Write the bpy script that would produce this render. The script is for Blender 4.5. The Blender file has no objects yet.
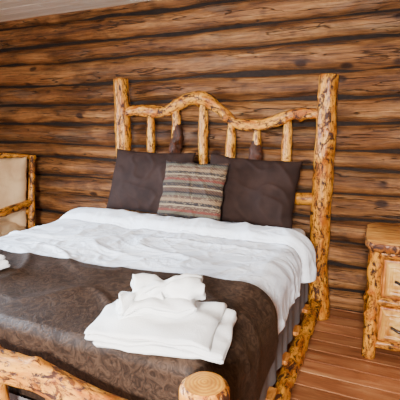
import bpy, bmesh, math, random
from mathutils import Vector, Matrix, noise, Euler
random.seed(7)
scene=bpy.context.scene
D=bpy.data
# ---------------------------------------------------------------- node helpers
class NT:
    def __init__(s,name,rough=0.5):
        s.m=D.materials.new(name); s.m.use_nodes=True
        s.t=s.m.node_tree; s.n=s.t.nodes; s.l=s.t.links
        s.b=s.n['Principled BSDF']; s.b.inputs['Roughness'].default_value=rough
    def add(s,typ,**kw):
        n=s.n.new(typ)
        for k,v in kw.items(): setattr(n,k,v)
        return n
    def set(s,n,i,v):
        if isinstance(v,bpy.types.NodeSocket): s.l.new(v,n.inputs[i])
        elif v is not None: n.inputs[i].default_value=v
    def coord(s,attr=None,scale=(1,1,1)):
        if attr in('Object','Generated','UV'):
            c=s.add('ShaderNodeTexCoord').outputs[attr]
        else:
            c=s.add('ShaderNodeAttribute',attribute_name=attr).outputs['Vector']
        mp=s.add('ShaderNodeMapping'); s.l.new(c,mp.inputs[0]); mp.inputs['Scale'].default_value=scale
        return mp.outputs[0]
    def noise(s,vec,scale=5,detail=4,rough=0.55,dist=0):
        n=s.add('ShaderNodeTexNoise'); s.l.new(vec,n.inputs['Vector'])
        n.inputs['Scale'].default_value=scale; n.inputs['Detail'].default_value=detail
        n.inputs['Roughness'].default_value=rough; n.inputs['Distortion'].default_value=dist
        return n.outputs['Fac']
    def ramp(s,fac,stops,interp='LINEAR'):
        r=s.add('ShaderNodeValToRGB'); r.color_ramp.interpolation=interp
        e=r.color_ramp.elements
        while len(e)<len(stops): e.new(0.5)
        for i,(p,c) in enumerate(stops):
            e[i].position=p; e[i].color=(c,c,c,1) if not hasattr(c,'__len__') else (*c,1)
        s.l.new(fac,r.inputs[0]); return r.outputs[0]
    def mix(s,fac,a,b,mode='MIX'):
        n=s.add('ShaderNodeMix',data_type='RGBA',blend_type=mode)
        s.set(n,0,fac)
        for i,v in ((6,a),(7,b)):
            if isinstance(v,bpy.types.NodeSocket): s.l.new(v,n.inputs[i])
            else: n.inputs[i].default_value=(*v,1)
        return n.outputs[2]
    def math(s,op,a,b=0.0):
        n=s.add('ShaderNodeMath',operation=op); s.set(n,0,a); s.set(n,1,b); return n.outputs[0]
    def out(s,color=None,bump=None,bs=0.3,bd=0.01,rough=None):
        if color is not None:
            if isinstance(color,bpy.types.NodeSocket): s.l.new(color,s.b.inputs['Base Color'])
            else: s.b.inputs['Base Color'].default_value=(*color,1)
        if bump is not None:
            n=s.add('ShaderNodeBump'); n.inputs['Strength'].default_value=bs; n.inputs['Distance'].default_value=bd
            s.l.new(bump,n.inputs['Height']); s.l.new(n.outputs[0],s.b.inputs['Normal'])
        if rough is not None: s.set(s.b,'Roughness',rough)
        return s.m
def peeled_log(name,light=(0.80,0.38,0.042),mid=(0.46,0.13,0.010),dark=(0.022,0.007,0.003),amt=0.56,seed=0):
    t=NT(name,0.4); t.b.inputs['Specular IOR Level'].default_value=.35
    v=t.coord('lc',(1,1,0.5)); v2=t.coord('lc',(1,1,0.12))
    base=t.ramp(t.noise(v,13,5,.65,.9),[(.38,mid),(.57,light)])
    grain=t.noise(v2,70,4,.6)
    base=t.mix(.5,base,t.ramp(grain,[(.3,(.30,.11,.02)),(.62,(1,.80,.45))]),'MULTIPLY')
    fine=t.noise(v,42,6,.75,.6)
    base=t.mix(t.ramp(fine,[(.52,0.0),(.57,.95)]),base,(.12,.028,.005))
    patch=t.noise(v,20,7,.74,1.2)
    pf=t.ramp(patch,[(amt,0.0),(amt+.03,1.0)])
    c=t.mix(pf,base,t.ramp(t.noise(v,30,3),[(.35,dark),(.7,(.085,.021,.006))]))
    r=t.ramp(pf,[(0,.36),(1,.6)])
    return t.out(c,t.math('SUBTRACT',grain,pf),.5,.005,r)
def end_grain(name):
    t=NT(name,.5); v=t.coord('lc',(1,1,0)); t.b.inputs['Specular IOR Level'].default_value=.3
    w=t.add('ShaderNodeTexWave',wave_type='RINGS',rings_direction='SPHERICAL'); t.l.new(v,w.inputs[0])
    w.inputs['Scale'].default_value=34; w.inputs['Distortion'].default_value=3; w.inputs['Detail'].default_value=4
    c=t.ramp(w.outputs['Fac'],[(.2,(.46,.18,.012)),(.8,(.62,.29,.020))])
    c=t.mix(t.ramp(t.noise(v,30,4),[(.4,0.0),(.7,.8)]),c,(.30,.10,.012))
    return t.out(c,w.outputs['Fac'],.1,.003)
M_log=peeled_log('peeled_log',amt=.55); M_logd=peeled_log('peeled_log_knotty',amt=.53)
M_spin=peeled_log('peeled_spindle',light=(.88,.48,.08),mid=(.58,.21,.02),amt=.585)
M_burl=peeled_log('dark_burl',light=(.05,.018,.007),mid=(.02,.008,.004),amt=.45)
M_end=end_grain('end_grain')
def wall_log_mat():
    t=NT('wall_log_wood',.5); t.b.inputs['Specular IOR Level'].default_value=.35
    v=t.coord('lc',(1,1,.12)); vb=t.coord('lc',(1,1,.45)); vf=t.coord('lc',(1,1,.035))
    rnd=t.add('ShaderNodeAttribute',attribute_name='rnd').outputs['Fac']
    a=t.noise(v,9,8,.70,.6)
    base=t.ramp(a,[(.31,(.085,.030,.011)),(.43,(.23,.088,.025)),(.55,(.39,.165,.050)),(.70,(.58,.315,.12))])
    tone=t.ramp(rnd,[(0,(.58,.52,.49)),(.5,(.86,.82,.78)),(1,(1.0,1.0,1.0))])
    base=t.mix(1,base,tone,'MULTIPLY')
    big=t.ramp(t.noise(vb,5,6,.7,.4),[(.40,(.28,.25,.24)),(.54,(1,1,1))])
    base=t.mix(.70,base,big,'MULTIPLY')
    f=t.noise(vf,65,6,.75)
    base=t.mix(.72,base,t.ramp(f,[(.39,(.17,.12,.10)),(.51,(1,1,1))]),'MULTIPLY')
    # weathered greyish patches
    g=t.noise(t.coord('lc',(1,1,.25)),6,5,.65,.5)
    base=t.mix(t.ramp(g,[(.54,0.0),(.68,.45)]),base,(.21,.145,.095))
    ck=t.noise(t.coord('lc',(1,1,.07)),11,4,.55,.5)
    ckf=t.math('ABSOLUTE',t.math('SUBTRACT',ck,.54))
    crack=t.ramp(ckf,[(.0,.95),(.012,0.0)])
    base=t.mix(crack,base,(.014,.006,.003))
    vo=t.add('ShaderNodeTexVoronoi'); t.l.new(t.coord('lc',(1,1,.7)),vo.inputs['Vector']); vo.inputs['Scale'].default_value=5
    k=t.ramp(vo.outputs['Distance'],[(.11,1.0),(.20,0.0)])
    base=t.mix(t.math('MULTIPLY',k,.9),base,(.025,.008,.004))
    h=t.math('SUBTRACT',t.math('ADD',f,a),crack)
    return t.out(base,h,.8,.012,t.ramp(a,[(.3,.6),(.7,.42)]))
M_wall=wall_log_mat()
t=NT('dark_chinking',.9); M_chink=t.out(t.ramp(t.noise(t.coord('Object'),30,3),[(.3,(.010,.005,.003)),(.7,(.030,.015,.009))]))
def plank_mat(name,stops,axis_scale,rough,tone_lo):
    t=NT(name,rough); v=t.coord('Object',axis_scale)
    rnd=t.add('ShaderNodeAttribute',attribute_name='rnd').outputs['Fac']
    off=t.add('ShaderNodeVectorMath',operation='ADD'); t.l.new(v,off.inputs[0])
    cx=t.add('ShaderNodeCombineXYZ'); t.l.new(t.math('MULTIPLY',rnd,37.0),cx.inputs[0]); t.l.new(t.math('MULTIPLY',rnd,91.0),cx.inputs[1]); t.l.new(cx.outputs[0],off.inputs[1])
    a=t.noise(off.outputs[0],7,7,.65,.8)
    c=t.ramp(a,stops); c=t.mix(1,c,t.ramp(rnd,[(0,tone_lo),(1,(1,1,1))]),'MULTIPLY')
    return t.out(c,a,.25,.004,t.ramp(a,[(.3,rough+.12),(.7,rough-.05)]))
M_floor=plank_mat('floor_planks',[(.3,(.16,.050,.019)),(.48,(.37,.128,.046)),(.66,(.56,.26,.11))],(.25,2.2,1),.30,(.58,.54,.52))
M_ceil=plank_mat('ceiling_planks',[(.3,(.72,.60,.44)),(.5,(.86,.77,.62)),(.7,(.93,.87,.76))],(.25,2.2,1),.6,(.86,.85,.83))
def pine(name,cols,sc=(.6,1,3)):
    t=NT(name,.4); v=t.coord('Object',sc)
    a=t.noise(v,6,6,.6,2.2)
    vo=t.add('ShaderNodeTexVoronoi'); t.l.new(t.coord('Object'),vo.inputs['Vector']); vo.inputs['Scale'].default_value=10
    k=t.ramp(vo.outputs['Distance'],[(.12,1.0),(.26,0.0)])
    c=t.ramp(a,[(.36,cols[0]),(.5,cols[1]),(.64,cols[2])])
    c=t.mix(t.math('MULTIPLY',k,.9),c,(.17,.04,.008))
    return t.out(c,a,.2,.003)
M_pine=pine('pine_board',[(.28,.07,.010),(.50,.165,.022),(.70,.30,.055)],(3,1,.6))
M_pine_pale=pine('pine_panel_pale',[(.42,.15,.02),(.70,.34,.06),(.84,.49,.12)],(1,1,.25))
M_slab=pine('live_edge_slab',[(.30,.09,.014),(.52,.20,.032),(.70,.34,.075)],(.5,3,1))
M_bark=peeled_log('bark_edge',light=(.50,.20,.04),mid=(.24,.07,.015),amt=.48)
t=NT('dark_metal',.35); t.b.inputs['Metallic'].default_value=.8; M_metal=t.out((.05,.035,.03))
def cloth(name,c1,c2,scale=400,rough=.85,bs=.15,sheen=.1,low=6):
    t=NT(name,rough); v=t.coord('Object')
    n=t.noise(v,scale,2); c=t.ramp(t.noise(v,low,4),[(.35,c1),(.65,c2)])
    t.b.inputs['Sheen Weight'].default_value=sheen
    return t.out(c,n,bs,.002)
t=NT('white_cotton',.75); v=t.coord('Object')
cr=t.noise(v,4,5,.54,2.0)
M_sheet=t.out(t.ramp(t.noise(v,4,3),[(.35,(.85,.90,1.0)),(.65,(.89,.93,1.0))]),cr,.6,.028)
M_towel=cloth('terry_towel',(.86,.86,.86),(.92,.92,.91),260,.95,.8,.1)
M_uph=cloth('beige_upholstery',(.50,.31,.15),(.62,.42,.22),220,.9,.3,0)
M_box=cloth('grey_bed_skirt',(.12,.108,.112),(.18,.165,.17),200,.85,.15,0)
t=NT('brown_pillow_fabric',.8); v=t.coord('Object'); t.b.inputs['Specular IOR Level'].default_value=.2
M_pil=t.out(t.ramp(t.noise(v,8,4),[(.35,(.019,.0088,.0068)),(.65,(.033,.016,.012))]),t.noise(v,160,3,.6),.3,.003)
def runner_mat():
    t=NT('embossed_brown_runner',.6); v=t.coord('Object'); t.b.inputs['Specular IOR Level'].default_value=.25
    w=t.noise(v,24,5,.62,2.8)
    lo=t.noise(v,5,4)
    c=t.ramp(w,[(.40,(.020,.0095,.0050)),(.5,(.038,.0195,.0110)),(.60,(.062,.034,.0200))])
    c=t.mix(.5,c,t.ramp(lo,[(.35,(.55,.55,.55)),(.65,(1,1,1))]),'MULTIPLY')
    return t.out(c,w,.4,.006)
M_run=runner_mat()
def cushion_mat():
    t=NT('striped_woven_cushion',.9); v=t.coord('Object')
    sp=t.add('ShaderNodeSeparateXYZ'); t.l.new(v,sp.inputs[0])
    z=t.math('ADD',sp.outputs[2],.25)
    zig=t.math('MULTIPLY',t.math('PINGPONG',sp.outputs[0],.010),.45)
    f=t.math('FRACT',t.math('MULTIPLY',t.math('ADD',z,zig),4.4))
    br=(.075,.036,.021);tan=(.22,.13,.065);red=(.15,.030,.018);gr=(.10,.085,.055);cr=(.29,.21,.12);bl=(.020,.013,.012)
    c=t.ramp(f,[(0,br),(.12,cr),(.16,bl),(.28,gr),(.36,red),(.44,br),(.54,cr),(.58,bl),(.68,tan),(.78,br),(.86,gr),(.94,bl)],'CONSTANT')
    vo=t.add('ShaderNodeTexVoronoi'); t.l.new(t.coord('Object',(1,1,1.7)),vo.inputs['Vector']); vo.inputs['Scale'].default_value=62
    tuft=t.ramp(vo.outputs['Distance'],[(.28,.8),(.38,0.0)])
    yarn=t.ramp(t.math('FRACT',t.math('ADD',f,.37)),[(0,cr),(.25,bl),(.45,tan),(.62,br),(.8,cr)],'CONSTANT')
    c=t.mix(tuft,c,yarn)
    x=t.math('SINE',t.math('MULTIPLY',sp.outputs[0],300.0)); zz=t.math('SINE',t.math('MULTIPLY',sp.outputs[2],380.0))
    w=t.math('MULTIPLY',x,zz)
    ww=t.ramp(w,[(.0,(1,1,1)),(.45,(.5,.46,.44))])
    c=t.mix(.7,c,ww,'MULTIPLY')
    return t.out(c,w,.6,.002)
M_cush=cushion_mat()
# ---------------------------------------------------------------- mesh helpers
def link(o,parent=None):
    scene.collection.objects.link(o)
    if parent: o.parent=parent
    return o
def empty(name):
    e=D.objects.new(name,None); e.empty_display_size=.1; return link(e)
def mesh_obj(name,verts,faces,mats,parent=None,smooth=True,mi=None,attrs=None):
    me=D.meshes.new(name); me.from_pydata(verts,[],faces)
    for m in mats: me.materials.append(m)
    if mi: me.polygons.foreach_set('material_index',mi)
    me.polygons.foreach_set('use_smooth',[smooth]*len(faces))
    if attrs:
        if 'lc' in attrs:
            a=me.attributes.new('lc','FLOAT_VECTOR','POINT'); a.data.foreach_set('vector',[c for v in attrs['lc'] for c in v])
        if 'rnd' in attrs:
            a=me.attributes.new('rnd','FLOAT','POINT'); a.data.foreach_set('value',attrs['rnd'])
    me.update(); return link(D.objects.new(name,me),parent)
def catmull(P,R,step):
    if len(P)==2:
        n=max(2,int((P[1]-P[0]).length/step)); 
        return [P[0].lerp(P[1],i/n) for i in range(n+1)],[R[0]+(R[1]-R[0])*i/n for i in range(n+1)]
    Q=[2*P[0]-P[1]]+P+[2*P[-1]-P[-2]]; RR=[R[0]]+R+[R[-1]]
    o=[];r=[]
    for i in range(1,len(Q)-2):
        n=max(2,int((Q[i+1]-Q[i]).length/step))
        for k in range(n):
            u=k/n; a,b,c,d=Q[i-1:i+3]
            o.append(.5*((2*b)+(c-a)*u+(2*a-5*b+4*c-d)*u*u+(3*b-a-3*c+d)*u**3))
            u2=u*u*(3-2*u); r.append(RR[i]*(1-u2)+RR[i+1]*u2)
    o.append(P[-1]); r.append(R[-1]); return o,r
class Buf:
    def __init__(s): s.v=[];s.f=[];s.m=[];s.lc=[];s.r=[]
    def log(s,pts,rad,seg=20,step=.03,amp=.08,knots=(),dome=.25,ell=(1,1),rnd=None,lump=14,gnarl=0):
        P,R=catmull([Vector(p) for p in pts],list(rad) if hasattr(rad,'__len__') else [rad]*len(pts),step)
        off=Vector((random.uniform(-20,20),random.uniform(-20,20),random.uniform(-20,20)))
        rr=random.random() if rnd is None else rnd
        n=len(P); L=0; base=len(s.v)
        tot=sum((P[i]-P[i-1]).length for i in range(1,n))
        knots=list(knots)
        if gnarl:
            r0=sum(R)/len(R); q=random.uniform(.05,.15)
            while q<tot-.04:
                knots.append((q,random.uniform(0,6.28),r0*random.uniform(.35,.6),r0*random.uniform(.12,.34)*gnarl)); q+=random.uniform(.06,.18)
            for i in range(1,n-1):
                fr=min(1,min(i,n-1-i)/(n*.15+1)); u=i/(n-1)*tot
                P[i]=P[i]+Vector((noise.noise(Vector((u*5,1,2))+off),noise.noise(Vector((u*5,7,2))+off),noise.noise(Vector((u*5,3,9))+off)))*r0*.22*gnarl*fr
        T0=(P[1]-P[0]).normalized()
        up=Vector((0,0,1)) if abs(T0.z)<.8 else Vector((0,1,0))
        X=(up-up.dot(T0)*T0).normalized()
        seq=[]
        for i in range(n):
            T=(P[min(i+1,n-1)]-P[max(i-1,0)]).normalized()
            X=(X-X.dot(T)*T).normalized(); Y=T.cross(X)
            if i: L+=(P[i]-P[i-1]).length
            seq.append((P[i],T,X.copy(),Y,R[i],L))
        e=seq[0]; rr0=e[4]*dome
        full=[(e[0],e[1],e[2],e[3],e[4]*(1-.5*dome),e[5])]
        full.append((e[0]+e[1]*rr0*.35,e[1],e[2],e[3],e[4]*(1-.12*dome),rr0*.35))
        full+=[q for q in seq[1:-1]]
        e=seq[-1]; rr1=e[4]*dome
        full.append((e[0]-e[1]*rr1*.35,e[1],e[2],e[3],e[4]*(1-.12*dome),e[5]-rr1*.35))
        full.append((e[0],e[1],e[2],e[3],e[4]*(1-.5*dome),e[5]))
        for (p,T,X_,Y_,r,l) in full:
            near=[k for k in knots if abs(l-k[0])<k[2]*3]
            for k in range(seg):
                a=2*math.pi*k/seg; ca,sa=math.cos(a),math.sin(a)
                nv=noise.noise(Vector((ca*1.1,sa*1.1,l*3))+off)+.5*noise.noise(Vector((ca*2.2,sa*2.2,l*lump))+off)
                q=r*(1+amp*nv)
                for (kl,ka,kr,kh) in near:
                    da=(a-ka+math.pi)%(2*math.pi)-math.pi
                    dd=((l-kl)/kr)**2+(da*r/kr)**2
                    q+=kh*math.exp(-dd)
                s.v.append(p+X_*ca*q*ell[0]+Y_*sa*q*ell[1])
                s.lc.append(Vector((ca*q,sa*q,l))+off); s.r.append(rr)
        N=len(full)
        for i in range(N-1):
            for k in range(seg):
                a=base+i*seg+k;b=base+i*seg+(k+1)%seg
                s.f.append((a,b,b+seg,a+seg)); s.m.append(0)
        for end,i in ((0,0),(1,N-1)):
            p,T,_,_,r,l=full[i]
            c=len(s.v); s.v.append(p+T*(r*dome*.3)*(1 if end else -1)); s.lc.append(Vector((0,0,0))); s.r.append(rr)
            st=len(s.v)
            for k in range(seg):
                s.v.append(s.v[base+i*seg+k].copy()); o=s.v[-1]-p; 
                s.lc.append(Vector((o.dot(full[i][2]),o.dot(full[i][3]),0))); s.r.append(rr)
            for k in range(seg):
                a=st+k;b=st+(k+1)%seg
                s.f.append((c,a,b) if end else (c,b,a)); s.m.append(1)
    def box(s,lo,hi,mi=0,rnd=None,bev=0):
        b=len(s.v); rr=random.random() if rnd is None else rnd
        x0,y0,z0=lo;x1,y1,z1=hi
        for p in ((x0,y0,z0),(x1,y0,z0),(x1,y1,z0),(x0,y1,z0),(x0,y0,z1),(x1,y0,z1),(x1,y1,z1),(x0,y1,z1)):
            s.v.append(Vector(p)); s.lc.append(Vector(p)); s.r.append(rr)
        for f in ((0,3,2,1),(4,5,6,7),(0,1,5,4),(1,2,6,5),(2,3,7,6),(3,0,4,7)):
            s.f.append(tuple(b+i for i in f)); s.m.append(mi)
    def obj(s,name,mats,parent=None,smooth=True):
        return mesh_obj(name,s.v,s.f,mats,parent,smooth,s.m,{'lc':s.lc,'rnd':s.r})
def onelog(name,pts,rad,mat,parent,**k):
    k.setdefault('gnarl',1)
    b=Buf(); b.log(pts,rad,**k); return b.obj(name,[mat,M_end],parent)
def bbox(name,lo,hi,mat,parent=None,bev=.004,seg=2):
    b=Buf(); b.box(lo,hi); o=b.obj(name,[mat],parent,False)
    if bev:
        m=o.modifiers.new('bevel','BEVEL'); m.width=bev; m.segments=seg
        if seg>2: o.data.polygons.foreach_set('use_smooth',[True]*6)
    return o
# ---------------------------------------------------------------- room
H=2.485; XL,XR,YF=-2.9,2.7,-5.2
def log_wall(name,axis,pos,a0,a1,inward,holes=()):
    b=Buf(); z=0.0; i=0
    while z<H+.02:
        pitch=random.choice([.140,.16,.18,.195,.21]); zc=z+pitch/2
        segs=[(a0,a1)]
        for (h0,h1,z0,z1) in holes:
            if z+pitch>z0+.02 and z<z1-.02:
                ns=[]
                for (s0,s1) in segs:
                    if h0>s0: ns.append((s0,min(s1,h0)))
                    if h1<s1: ns.append((max(s0,h1),s1))
                segs=ns
        rr=random.random(); dd=random.uniform(-.012,.012)
        for (s0,s1) in segs:
            n=9; pts=[]; rad=[]
            for k in range(n+1):
                a=s0+(s1-s0)*k/n; w=random.uniform(-.010,.010)
                d=pos+inward*(-.07+dd+random.uniform(-.006,.006))
                pts.append((a,d,zc+w) if axis=='x' else (d,a,zc+w)); rad.append(pitch/2*random.uniform(.89,1.0))
            el=.106/(pitch/2)
            b.log(pts,rad,seg=40,step=.04,amp=.13,dome=.1,rnd=rr,lump=7,ell=(1,el))
        z+=pitch; i+=1
    def core(s0,s1,z0,z1):
        d0,d1=sorted((pos-inward*.04,pos-inward*.17))
        lo=(s0,d0,z0) if axis=='x' else (d0,s0,z0); hi=(s1,d1,z1) if axis=='x' else (d1,s1,z1)
        b.box(lo,hi,2)
    cur=a0
    for (h0,h1,z0,z1) in sorted(holes):
        core(cur,h0,0,H); core(h0,h1,0,z0); core(h0,h1,z1,H); cur=h1
    core(cur,a1,0,H)
    return b.obj(name,[M_wall,M_end,M_chink])
log_wall('wall_back','x',0.03,XL-.1,XR+.1,-1)
WL=[(-3.6,-1.5,.85,2.15)]
log_wall('wall_left','y',XL-.03,YF,0,1,WL)
log_wall('wall_right','y',XR+.03,YF,0,-1)
WF=[(-1.9,-.3,.8,2.2),(.5,2.1,.8,2.2)]
log_wall('wall_front','x',YF-.03,XL,XR,1,WF)
def planks(name,z0,z1,mat,w,vis_top):
    b=Buf(); y=YF-.15
    while y<0.1:
        x=XL-.15; L0=random.uniform(1.2,3.5)
        while x<XR+.15:
            x1=min(x+L0,XR+.15)
            b.box((x+.001,y+.002,z0),(x1-.001,min(y+w-.002,.12),z1)); x=x1; L0=random.uniform(2.4,4)
        y+=w
    o=b.obj(name,[mat],None,False); m=o.modifiers.new('bevel','BEVEL'); m.width=.003; m.segments=1
    return o
planks('floor',-.04,0,M_floor,.135,1)
planks('ceiling',H,H+.04,M_ceil,.14,0)
def window(name,axis,pos,h):
    e=empty(name); a0,a1,z0,z1=h
    def bar(nm,s0,s1,q0,q1,d=.07):
        lo=(s0,pos-d,q0) if axis=='x' else (pos-d,s0,q0); hi=(s1,pos+d,q1) if axis=='x' else (pos+d,s1,q1)
        bbox(nm,lo,hi,M_pine,e,.006)
    bar('jamb_1',a0,a0+.07,z0,z1,.12); bar('jamb_2',a1-.07,a1,z0,z1,.12); bar('head',a0,a1,z1-.07,z1,.12); bar('sill',a0-.03,a1+.03,z0-.03,z0+.05,.14)
    m=(a0+a1)/2; bar('mullion',m-.03,m+.03,z0,z1,.04); zz=(z0+z1)/2; bar('transom',a0,a1,zz-.02,zz+.02,.03)
window('window_1','y',XL-.06,WL[0]); window('window_2','x',YF-.06,WF[0]); window('window_3','x',YF-.06,WF[1])
# ---------------------------------------------------------------- bed
bed=empty('log_bed')
HY=-.13; FY=-2.33; PX=.85
onelog('head_post_right',[(PX+.03,HY,0),(PX-.005,HY-.005,.5),(PX+.005,HY,1.1),(PX,HY,1.80)],[.080,.072,.071,.066],M_logd,bed,seg=32,amp=.09,gnarl=.7)
onelog('head_post_left',[(-PX,HY,0),(-PX+.005,HY,.6),(-PX-.015,HY,1.2),(-PX-.02,HY,1.85)],[.08,.072,.070,.066],M_logd,bed,seg=32,amp=.09,gnarl=.7)
rail=[(-PX,HY,1.565),(-.744,HY,1.575),(-.58,HY,1.575),(-.45,HY,1.575),(-.33,HY,1.62),(-.21,HY,1.67),(-.08,HY,1.665),(.03,HY,1.59),(.15,HY,1.49),(.26,HY,1.46),(.38,HY,1.46),(.49,HY,1.495),(.60,HY,1.53),(.72,HY,1.535),(PX,HY,1.53)]
onelog('head_top_rail',rail,[.040,.043,.046,.043,.049,.046,.052,.044,.040,.045,.041,.043,.038,.040,.038],M_logd,bed,seg=28,amp=.26,step=.015,gnarl=1.7)
onelog('head_lower_rail',[(-PX,HY,.92),(0,HY,.90),(PX,HY,.92)],[.045,.05,.045],M_log,bed,amp=.1)
onelog('head_base_rail',[(-PX,HY,.40),(0,HY,.40),(PX,HY,.40)],.05,M_log,bed,amp=.1)
def rz(x):
    for a,b in zip(rail,rail[1:]):
        if a[0]<=x<=b[0]:
            return a[2]+(b[2]-a[2])*(x-a[0])/(b[0]-a[0])
for i,(x,kind) in enumerate([(-.585,0),(-.339,1),(-.098,0),(.138,0),(.345,1),(.578,0)]):
    top=rz(x)
    onelog('spindle_%d'%(i+1),[(x,HY,.90),(x+.004,HY-.004,1.05),(x-.003,HY,(1.05+top)/2),(x+.003,HY,top-.12),(x,HY,top-.01)],[.026,.034,.039,.035,.022],M_spin,bed,seg=20,amp=.16,step=.015,gnarl=.9)
    if kind:
        zb=1.33 if i==1 else 1.20
        onelog('burl_%d'%(i+1),[(x,HY-.003,zb-.17),(x-.006,HY-.006,zb-.06),(x+.008,HY-.008,zb+.05),(x-.002,HY-.002,zb+.14)],[.034,.050,.046,.032],M_burl,bed,seg=20,amp=.45,step=.012,lump=30,gnarl=1.4)
onelog('foot_post_right',[(PX,FY,0),(PX,FY,.4),(PX-.003,FY,.835)],[.07,.066,.062],M_logd,bed,seg=36,amp=.06,dome=.4,gnarl=.6,step=.015)
onelog('foot_post_left',[(-PX,FY,0),(-PX,FY,.4),(-PX,FY,.83)],[.07,.066,.060],M_log,bed,seg=28,amp=.07,dome=.5)
onelog('foot_top_rail',[(-PX,FY,.66),(-.5,FY,.67),(-.1,FY,.70),(.25,FY,.70),(.55,FY,.665),(PX,FY,.64)],[.045,.045,.045,.045,.043,.04],M_logd,bed,seg=32,amp=.18,step=.012,gnarl=1.2)
onelog('foot_base_rail',[(-PX,FY,.16),(PX,FY,.16)],.05,M_log,bed,amp=.1)
for i in range(6):
    x=-.6+i*.24; onelog('foot_spindle_%d'%(i+1),[(x,FY,.16),(x,FY,.42),(x,FY,.68)],[.025,.034,.024],M_spin,bed,seg=14,amp=.1)
for sgn,nm in ((1,'right'),(-1,'left')):
    onelog('side_rail_'+nm,[(sgn*(PX),FY,.13),(sgn*(PX-.005),-1.2,.13),(sgn*(PX+.01),HY,.13)],[.045,.046,.045],M_logd,bed,seg=24,amp=.09)
for i in range(6):
    y=-.4-i*.34; bbox('slat_%d'%(i+1),(-.83,y-.05,.16),(.83,y+.05,.185),M_pine,bed,.003)
bbox('box_spring',(-.765,-2.24,.185),(.765,-.22,.50),M_box,bed,.03,4)
bbox('mattress',(-.765,-2.24,.50),(.765,-.215,.715),M_sheet,bed,.05,5)
vs=[];fs=[];path=[]
for k in range(601):
    q=k/600*(2.04*2+1.6)
    if q<2.04: path.append((.79,-.22-q,1,0))
    elif q<3.64: path.append((.79-(q-2.04)*(1.58/1.6),-2.262,0,-1))
    else: path.append((-.79,-2.26+(q-3.64),-1,0))
for l in range(8):
    z=.54-.37*l/7
    for k,(x,y,nx,ny) in enumerate(path):
        w_=(.006*math.sin(k*.33+1.5*math.sin(k*.07))+.006*noise.noise(Vector((k*.11,l*.3,0)))+.006)*(l/7)
        vs.append((x+nx*w_,y+ny*w_*.3,z))
for l in range(7):
    for k in range(600):
        a=l*601+k; fs.append((a,a+1,a+602,a+601))
o=mesh_obj('bed_skirt',vs,fs,[M_box],bed)
ZT=.735
def surf(s,y,offs,seed=0,drop_out=0.0,amp=1.0,wr=.81,fine=1.0):
    W=wr-.07; R=.07; sg=1 if s>=0 else -1; a=abs(s)
    if a<W: x,z,nx,nz=a,0,0,1
    elif a<W+R*math.pi/2:
        th=(a-W)/R; x,z,nx,nz=W+R*math.sin(th),-R+R*math.cos(th),math.sin(th),math.cos(th)
    else:
        h=a-W-R*math.pi/2; x,z,nx,nz=W+R+h*drop_out,-R-h,1,0
    x*=sg; nx*=sg
    w=.014*noise.noise(Vector((s*2.3,y*2.3,seed)))+.006*noise.noise(Vector((s*5+y*3,y*7-s*2,seed+4)))
    ph=noise.noise(Vector((s*1.3,y*1.3,seed+30)))
    r=1-abs(noise.noise(Vector((s*2.2+2.6*y+ph,y*2.4-1.4*s,seed+9))))*3.2
    w+=.012*max(0,r)**2
    r2=1-abs(noise.noise(Vector((s*7-4*y,y*4+1.5*s+ph*2,seed+19))))*4
    w+=.006*max(0,r2)**2*fine
    r3=1-abs(noise.noise(Vector((s*4+9*y+ph*3,y*3-5*s,seed+27))))*4
    w+=.003*max(0,r3)**2*fine
    if a>W: w+=.008*math.sin(y*16+3*noise.noise(Vector((y*2,seed,0))))*min(1,(a-W)/.25)*.8
    w*=amp
    return Vector((x+nx*(w+offs),y,ZT+z+nz*(w+offs)))
def sheetgrid(name,sfun,nu,nv,mat,thick,parent):
    vs=[];fs=[]
    for j in range(nv+1):
        for i in range(nu+1): vs.append(sfun(i/nu,j/nv))
    for j in range(nv):
        for i in range(nu):
            a=j*(nu+1)+i; fs.append((a,a+1,a+nu+2,a+nu+1))
    o=mesh_obj(name,vs,fs,[mat],parent)
    m=o.modifiers.new('solid','SOLIDIFY'); m.thickness=thick; m.offset=1 
    return o
WRR,WRL=.80,.93
def duvet(u,v):
    yh=-.67; yf=-2.225
    sl=-1.10; sr=.955
    s=sl+(sr-sl)*u
    y=yh+(yf-yh)*v
    y0=y
    y+= .02*noise.noise(Vector((s*2,1,3)))*(1-v)
    dist=yh-y0
    edge=min(1,dist/.045)
    puff=.066*math.sqrt(max(0,1-(1-edge)**2))
    cl=.19+.02*noise.noise(Vector((s*2.5,4,4)))
    cuff=max(0,1-max(0,dist-cl)/.025) if dist>cl else 1
    puff-=.032*(1-cuff)
    if cl-.01<dist<cl+.07: puff-=.012*math.sin((dist-cl+.01)/.08*math.pi)
    if cuff>.5: puff+=.014*noise.noise(Vector((s*6,dist*5,7)))+.016*math.sin(dist/.19*math.pi)
    out=.25 if s<0 else .03
    fade=min(1,max(0,(1.0-dist)/.12))
    return surf(s,y,max(puff,0)-.005,2.0,out,1.0,WRR if s>0 else WRL,fade)
sheetgrid('duvet',duvet,320,280,M_sheet,-.012,bed)
def runner(u,v):
    s=-1.20+2.22*u; L=1.0; k=v*L
    y=-1.655+.05*(s/1.0)-k; zz=0
    yb=-2.215
    if y<yb:
        zz=-(yb-y); y=yb-.02*math.sin(min(1,(-zz)/.03)*math.pi/2); zz*=.95
    out=.25 if s<0 else .03
    y+=.012*noise.noise(Vector((s*3,5,1)))*(1-v)
    p=surf(s,max(y,yb),.056,2.0,out,.9,WRR if s>0 else WRL,.15)
    p.y=y; p.z+=zz
    return p
sheetgrid('bed_runner',runner,220,130,M_run,-.008,bed)
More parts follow.
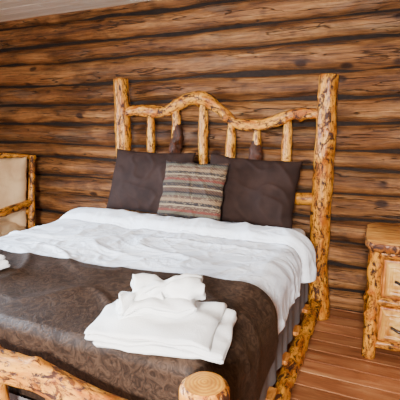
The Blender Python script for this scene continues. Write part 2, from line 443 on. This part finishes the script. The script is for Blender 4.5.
# ---------------------------------------------------------------- pillows
def pillow(name,w,h,t,mat,loc,rot,seed=0,pw=2.6):
    n=56; vs=[];fs=[];idx={}
    for side in (1,-1):
        for j in range(n+1):
            for i in range(n+1):
                u=-1+2*i/n; v=-1+2*j/n
                if side==-1 and (i in(0,n) or j in(0,n)): idx[(side,i,j)]=idx[(1,i,j)]; continue
                x=u*w/2*(1-.05*(1-v*v)); z=v*h/2*(1-.07*(1-u*u))
                th=t/2*((1-abs(u)**pw)*(1-abs(v)**pw))**.55
                wr=.010*noise.noise(Vector((u*1.6,v*1.6,seed+side)))+.010*max(0,1-abs(noise.noise(Vector((u*1.8+v*1.2,v*1.5-u*.6,seed+side*3))))*4)**2
                rimf=min(1,th/(t*.2))
                y=-side*(th+wr*rimf)
                x+=.010*noise.noise(Vector((v*3,seed,1)))*abs(u); z+=.010*noise.noise(Vector((u*3,seed,2)))*abs(v)
                idx[(side,i,j)]=len(vs); vs.append(Vector((x,y,z)))
        for j in range(n):
            for i in range(n):
                a,b,c,d=idx[(side,i,j)],idx[(side,i+1,j)],idx[(side,i+1,j+1)],idx[(side,i,j+1)]
                fs.append((a,b,c,d) if side==1 else (d,c,b,a))
    o=mesh_obj(name,vs,fs,[mat]); o.location=loc; o.rotation_euler=Euler([math.radians(a) for a in rot])
    return o
pillow('brown_pillow',.76,.53,.18,M_pil,(-.49,-.335,1.0),(-20,1,-2),1)
pillow('brown_pillow',.70,.52,.18,M_pil,(.36,-.345,.98),(-22,3,1),5)
pillow('striped_cushion',.50,.44,.12,M_cush,(-.01,-.54,.99),(-22,1,1),9)
# ---------------------------------------------------------------- towels
def folded(b,w,d,th,layers,loc,rz_,seed,crumple=.006,droop=.03,lean=0):
    pts=[]
    r=th/2
    for k in range(layers):
        x0,x1=(-w/2+r,w/2-r) if k%2==0 else (w/2-r,-w/2+r)
        sh=.014*math.sin(k*2.3+seed)
        for i in range(15): pts.append((x0+(x1-x0)*i/14+sh,k*th))
        if k<layers-1:
            sg=1 if k%2==0 else -1
            for i in range(1,8):
                a=-math.pi/2+math.pi*i/8; pts.append((x1+sh+sg*r*1.5*math.cos(a),k*th+r+r*math.sin(a)))
    nv=44; tt=th*.42
    N=len(pts); nrm=[]
    for i in range(N):
        a=Vector(pts[max(0,i-1)]);c=Vector(pts[min(N-1,i+1)]); q=(c-a).normalized(); nrm.append((-q.y,q.x))
    base=len(b.v); R=Matrix.Rotation(rz_,3,'Z'); M=2*N
    for j in range(nv+1):
        vv=math.sin((-1+2*j/nv)*math.pi/2); y=vv*d/2
        e=max(0,abs(vv)-(1-2*tt/d*1.0))/(2*tt/d); pin=math.sqrt(max(.12,1-e*e))
        loop=[(p[0]+nn[0]*tt*pin,p[1]+nn[1]*tt*pin) for p,nn in zip(pts,nrm)]+[(p[0]-nn[0]*tt*pin,p[1]-nn[1]*tt*pin) for p,nn in zip(reversed(pts),reversed(nrm))]
        for (x,z) in loop:
            yy=y*(1+.10*noise.noise(Vector((z*30,seed,2)))+.10*noise.noise(Vector((x*6,seed,2))))
            ux=x/(w/2)
            dz=crumple*noise.noise(Vector((x*8,y*8,seed)))*(1+z/th*.5)+crumple*.7*noise.noise(Vector((x*20,y*20,z*25+seed)))
            dz-=0 if z<0 else droop*(abs(ux)**3*.5+abs(vv)**3*.35)*min(1,z/(th*layers))
            b.v.append(R@Vector((x+.016*noise.noise(Vector((y*8,z*40,seed))),yy+.018*noise.noise(Vector((x*9,z*50,seed+3))),max(0,tt+z+dz)+lean*x))+Vector(loc))
            b.lc.append(Vector((x,y,z))); b.r.append(.5)
    for j in range(nv):
        for i in range(M):
            a=base+j*M+i; c=base+j*M+(i+1)%M
            b.f.append((a,c,c+M,a+M)); b.m.append(0)
    for j,fl in ((0,1),(nv,0)):
        for i in range(N-1):
            a=base+j*M+i; c=a+1; dd=base+j*M+(M-1-i); ee=dd-1
            b.f.append((a,dd,ee,c) if fl else (c,ee,dd,a)); b.m.append(0)
def roll(b,L,r,turns,loc,rz_,seed,bend=.0,twist=0.0):
    pts=[];N=int(turns*26)
    for i in range(N+1):
        a=2*math.pi*turns*i/N; q=.006+(r-.006)*i/N; pts.append((q*math.cos(a)*1.1,q*math.sin(a)*.95))
    tt=(r/turns)*.36; nn=[]
    for i in range(len(pts)):
        a=Vector(pts[max(0,i-1)]);c=Vector(pts[min(len(pts)-1,i+1)]); q=(c-a).normalized(); nn.append((-q.y,q.x))
    loop=[(p[0]+n[0]*tt,p[1]+n[1]*tt) for p,n in zip(pts,nn)]+[(p[0]-n[0]*tt,p[1]-n[1]*tt) for p,n in zip(reversed(pts),reversed(nn))]
    base=len(b.v);M=len(loop);R=Matrix.Rotation(rz_,3,'Z');nv=34
    for j in range(nv+1):
        t_=-1+2*j/nv; y=t_*L/2; ca,sa=math.cos(twist*t_),math.sin(twist*t_)
        pin=1-.30*math.exp(-((t_-.10)/.20)**2)+.14*noise.noise(Vector((t_*2.5,seed,1)))
        for (x,z) in loop:
            an=math.atan2(z,x); lob=1+.16*math.cos(3*an)
            x,z=x*lob,z*lob
            x,z=x*ca-z*sa,x*sa+z*ca
            n1=.008*noise.noise(Vector((x*18,y*16,seed+z*12)))+.005*noise.noise(Vector((x*40,y*30,z*40)))
            b.v.append(R@Vector((x*pin+n1+bend*t_*t_,y+.018*noise.noise(Vector((x*25,z*25,seed))),r*.9+z*pin+n1-.010*abs(t_)))+Vector(loc)); b.lc.append(Vector((x,y,z))); b.r.append(.5)
    for j in range(nv):
        for i in range(M):
            a=base+j*M+i;c=base+j*M+(i+1)%M; b.f.append((a,c,c+M,a+M)); b.m.append(0)
    for j,fl in ((0,1),(nv,0)):
        for i in range(len(pts)-1):
            a=base+j*M+i;c=a+1;dd=base+j*M+(M-1-i);ee=dd-1
            b.f.append((a,dd,ee,c) if fl else (c,ee,dd,a)); b.m.append(0)
ZB=ZT+.070
def towelstack(name,cx,cy,rz0,k=1):
    b=Buf()
    folded(b,.37*k,.26*k,.023,3,(cx,cy,ZB),rz0+.12,1.0,.012,.030)
    folded(b,.23*k,.15*k,.022,2,(cx-.045,cy+.02,ZB+.062),rz0+.55,6.0,.018,.035)
    roll(b,.22*k,.038*k,2.3,(cx-.01,cy+.05,ZB+.088),rz0+1.57+.40,3,.02,1.3)
    roll(b,.13*k,.028*k,2.0,(cx-.085,cy-.015,ZB+.085),rz0+1.57+.95,8,-.02,1.0)
    return b.obj(name,[M_towel],None)
towelstack('folded_towels',.61,-2.105,.06,1.04)
towelstack('folded_towels',-.54,-1.98,-.25)
# ---------------------------------------------------------------- log nightstand
def live_slab(name,x0,x1,y0,y1,z0,z1,parent,seed):
    N=120; vs=[];fs=[];mi=[]
    cx,cy=(x0+x1)/2,(y0+y1)/2
    ring=[]
    for k in range(N):
        a=2*math.pi*k/N; c,s=math.cos(a),math.sin(a)
        q=1/(abs(c)**7+abs(s)**7)**(1/7)
        w=1+.03*noise.noise(Vector((c*3,s*3,seed)))+.012*noise.noise(Vector((c*10,s*10,seed)))
        ring.append((cx+(x1-x0)/2*c*q*w,cy+(y1-y0)/2*s*q*w))
    lv=[(z1,.955),(z1-.004,.975),(z0+.6*(z1-z0),1.0),(z0+.25*(z1-z0),.985),(z0,.94)]
    for (z,sc) in lv:
        for k,(x,y) in enumerate(ring):
            n=.006*noise.noise(Vector((x*25,y*25,z*40)))
            vs.append((cx+(x-cx)*(sc+n),cy+(y-cy)*(sc+n),z))
    for l in range(len(lv)-1):
        for k in range(N):
            a=l*N+k;b=l*N+(k+1)%N; fs.append((a,a+N,b+N,b)); mi.append(1 if l>0 else 0)
    fs.append(tuple(range(N))); mi.append(0); fs.append(tuple(reversed(range((len(lv)-1)*N,len(lv)*N)))); mi.append(0)
    return mesh_obj(name,vs,fs,[M_slab,M_bark],parent,True,mi,{'lc':[Vector(v) for v in vs],'rnd':[.5]*len(vs)})
def carved_panel(name,x0,x1,y,z0,z1,depth,parent):
    nx,nz=64,40; vs=[];fs=[]
    for j in range(nz+1):
        for i in range(nx+1):
            u,v=i/nx,j/nz; x=x0+(x1-x0)*u; z=z0+(z1-z0)*v
            e=min(u*(x1-x0),(1-u)*(x1-x0),v*(z1-z0),(1-v)*(z1-z0))
            h=depth*min(1,(e/.022))**.5
            h-=.008*math.exp(-((e-.035)/.006)**2)
            h+=.006*noise.noise(Vector((x*22,z*40,3)))*min(1,e/.02)
            vs.append((x+.003*noise.noise(Vector((z*30,1,1))),y-h,z))
    for j in range(nz):
        for i in range(nx):
            a=j*(nx+1)+i; fs.append((a,a+1,a+nx+2,a+nx+1))
    return mesh_obj(name,vs,fs,[M_pine_pale],parent)
def nightstand(name,x0,x1,y0,y1,h):
    e=empty(name); r=.038
    for i,(x,y) in enumerate(((x0,y0),(x1,y0),(x1,y1),(x0,y1))):
        onelog('post_%d'%(i+1),[(x,y,0),(x,y,h*.5),(x,y,h-.05)],[r*1.1,r,r*1.05],M_logd,e,seg=24,amp=.16,gnarl=1.5,step=.015)
    bbox('carcass',(x0,y0+.012,.09),(x1,y1-.012,h-.06),M_pine,e,.003)
    zs=[.10,.385,h-.085]
    for i,z in enumerate(zs):
        onelog('front_rail_%d'%(i+1),[(x0,y0,z),(x1,y0,z)],.028,M_logd,e,seg=18,amp=.16,gnarl=1.4,step=.015)
        onelog('side_rail_%d'%(i+1),[(x0,y0,z),(x0,y1,z)],.024,M_logd,e,seg=16,amp=.12)
        onelog('side_rail_far_%d'%(i+1),[(x1,y0,z),(x1,y1,z)],.024,M_logd,e,seg=16,amp=.12)
    for i in range(2):
        za,zb=zs[i]+.030,zs[i+1]-.030
        bbox('drawer_front_%d'%(i+1),(x0+r+.006,y0-.018,za),(x1-r-.006,y0+.03,zb),M_pine,e,.010,3)
        carved_panel('drawer_panel_%d'%(i+1),x0+r+.02,x1-r-.02,y0-.016,za+.015,zb-.015,.024,e)
        cx=(x0+x1)/2-.03; zc=(za+zb)/2
        b=Buf(); b.log([(cx-.05,y0-.062,zc+.008),(cx,y0-.074,zc-.006),(cx+.05,y0-.062,zc+.008)],[.008,.010,.008],seg=12,step=.01,amp=.05)
        b.log([(cx-.045,y0-.02,zc),(cx-.045,y0-.062,zc)],.006,seg=10,step=.01); b.log([(cx+.045,y0-.02,zc),(cx+.045,y0-.062,zc)],.006,seg=10,step=.01)
        b.obj('drawer_pull_%d'%(i+1),[M_metal,M_metal],e)
    live_slab('top_slab',x0-.07,x1+.06,y0-.09,y1+.05,h-.062,h,e,3)
    return e
nightstand('log_nightstand',1.235,1.62,-.565,-.14,.775)
# ---------------------------------------------------------------- log armchair on the left
def armchair(name,cx,cy,rz0):
    e=empty(name)
    w=.34; d=.30
    for sx in (-1,1):
        s='right' if sx>0 else 'left'
        onelog('back_post_'+s,[(sx*w,d,0),(sx*w,d,.45),(sx*w*1.02,d+.05,.85),(sx*w,d+.10,1.16)],[.038,.034,.030,.028],M_logd,e,seg=20,amp=.1)
        onelog('front_post_'+s,[(sx*w,-d,0),(sx*w,-d,.66)],[.042,.038],M_logd,e,seg=20,amp=.1)
        onelog('arm_'+s,[(sx*w,-d-.08,.68),(sx*w,0,.69),(sx*w,d+.03,.70)],[.038,.038,.030],M_logd,e,seg=20,amp=.12)
        onelog('seat_rail_side_'+s,[(sx*w,-d,.34),(sx*w,d,.32)],.034,M_log,e,seg=16,amp=.1)
        onelog('stretcher_'+s,[(sx*w,-d,.14),(sx*w,d,.14)],.024,M_log,e,seg=16,amp=.1)
    onelog('seat_rail_front',[(-w,-d,.34),(w,-d,.34)],.036,M_log,e,seg=16,amp=.1)
    onelog('seat_rail_back',[(-w,d,.32),(w,d,.32)],.034,M_log,e,seg=16,amp=.1)
    onelog('back_top_rail',[(-w-.03,d+.10,1.14),(0,d+.105,1.155),(w+.03,d+.10,1.14)],[.024,.027,.024],M_logd,e,seg=20,amp=.12)
    onelog('back_low_rail',[(-w,d+.02,.60),(w,d+.02,.60)],.03,M_log,e,seg=16,amp=.1)
    a=pillow('seat_cushion',.60,.60,.17,M_uph,(0,-.02,.44),(-90,0,0),21,6); a.parent=e
    a=pillow('back_cushion',.64,.70,.14,M_uph,(0,d-.005,.81),(-8,0,0),25,8); a.parent=e
    e.location=(cx,cy,0); e.rotation_euler=(0,0,rz0)
armchair('log_armchair',-2.20,-.60,math.radians(12))
# ---------------------------------------------------------------- lights
w=D.worlds.new('world'); scene.world=w; w.use_nodes=True
nt=w.node_tree; sky=nt.nodes.new('ShaderNodeTexSky'); sky.sky_type='NISHITA'; sky.sun_elevation=math.radians(35); sky.sun_rotation=math.radians(60); sky.sun_disc=False
nt.links.new(sky.outputs[0],nt.nodes['Background'].inputs[0]); nt.nodes['Background'].inputs[1].default_value=.2
def area(name,loc,rot,sx,sy,e,col,spread=180):
    l=D.lights.new(name,'AREA'); l.shape='RECTANGLE'; l.size=sx; l.size_y=sy; l.energy=e; l.color=col; l.spread=math.radians(spread)
    o=D.objects.new(name,l); link(o); o.location=loc; o.rotation_euler=Euler([math.radians(a) for a in rot]); return o
area('window_daylight_1',(XL+.12,-2.3,1.5),(0,-68,0),1.25,1.5,240,(.68,.83,1),120)
area('front_fill_light',(-1.1,YF+.12,1.5),(96,0,0),1.5,1.3,45,(.95,.97,1))  # added fill light at the front window, tilted up to lift ceiling and wall
area('front_key_light',(1.3,YF+.12,1.85),(69,0,14),.6,.5,105,(1,.97,.93),90)  # added key light, smaller than its window and aimed at the bed
lamp=empty('added_fill_lamp')  # unseen fixture, added to carry the warm fill from above
onelog('canopy',[(0.2,-3.4,H),(0.2,-3.4,H-.04)],.07,M_metal,lamp,seg=24,amp=0,gnarl=0)
t=NT('fill_lamp_glass',.3); t.b.inputs['Emission Color'].default_value=(1,.82,.6,1); t.b.inputs['Emission Strength'].default_value=4; M_gl=t.out((.9,.85,.75))  # glowing shade of the added fill fixture
onelog('shade',[(0.2,-3.4,H-.05),(0.2,-3.4,H-.1),(0.2,-3.4,H-.15)],[.14,.15,.07],M_gl,lamp,seg=32,amp=0,step=.01,gnarl=0)
l=D.lights.new('warm_fill_bulb','POINT'); l.energy=28; l.color=(1,.85,.65); l.shadow_soft_size=.06  # added warm fill point light, hung below the unseen fixture
o=D.objects.new('warm_fill_bulb',l); link(o); o.location=(.2,-3.4,H-.35)
# ---------------------------------------------------------------- camera
cam=D.cameras.new('camera'); co=D.objects.new('camera',cam); link(co); scene.camera=co
cam.sensor_width=36; cam.lens=36; cam.clip_start=.02
co.location=(1.186,-3.136,1.45)
co.rotation_euler=Euler((math.radians(90-10.5),math.radians(0),math.radians(23.6)),'XYZ')
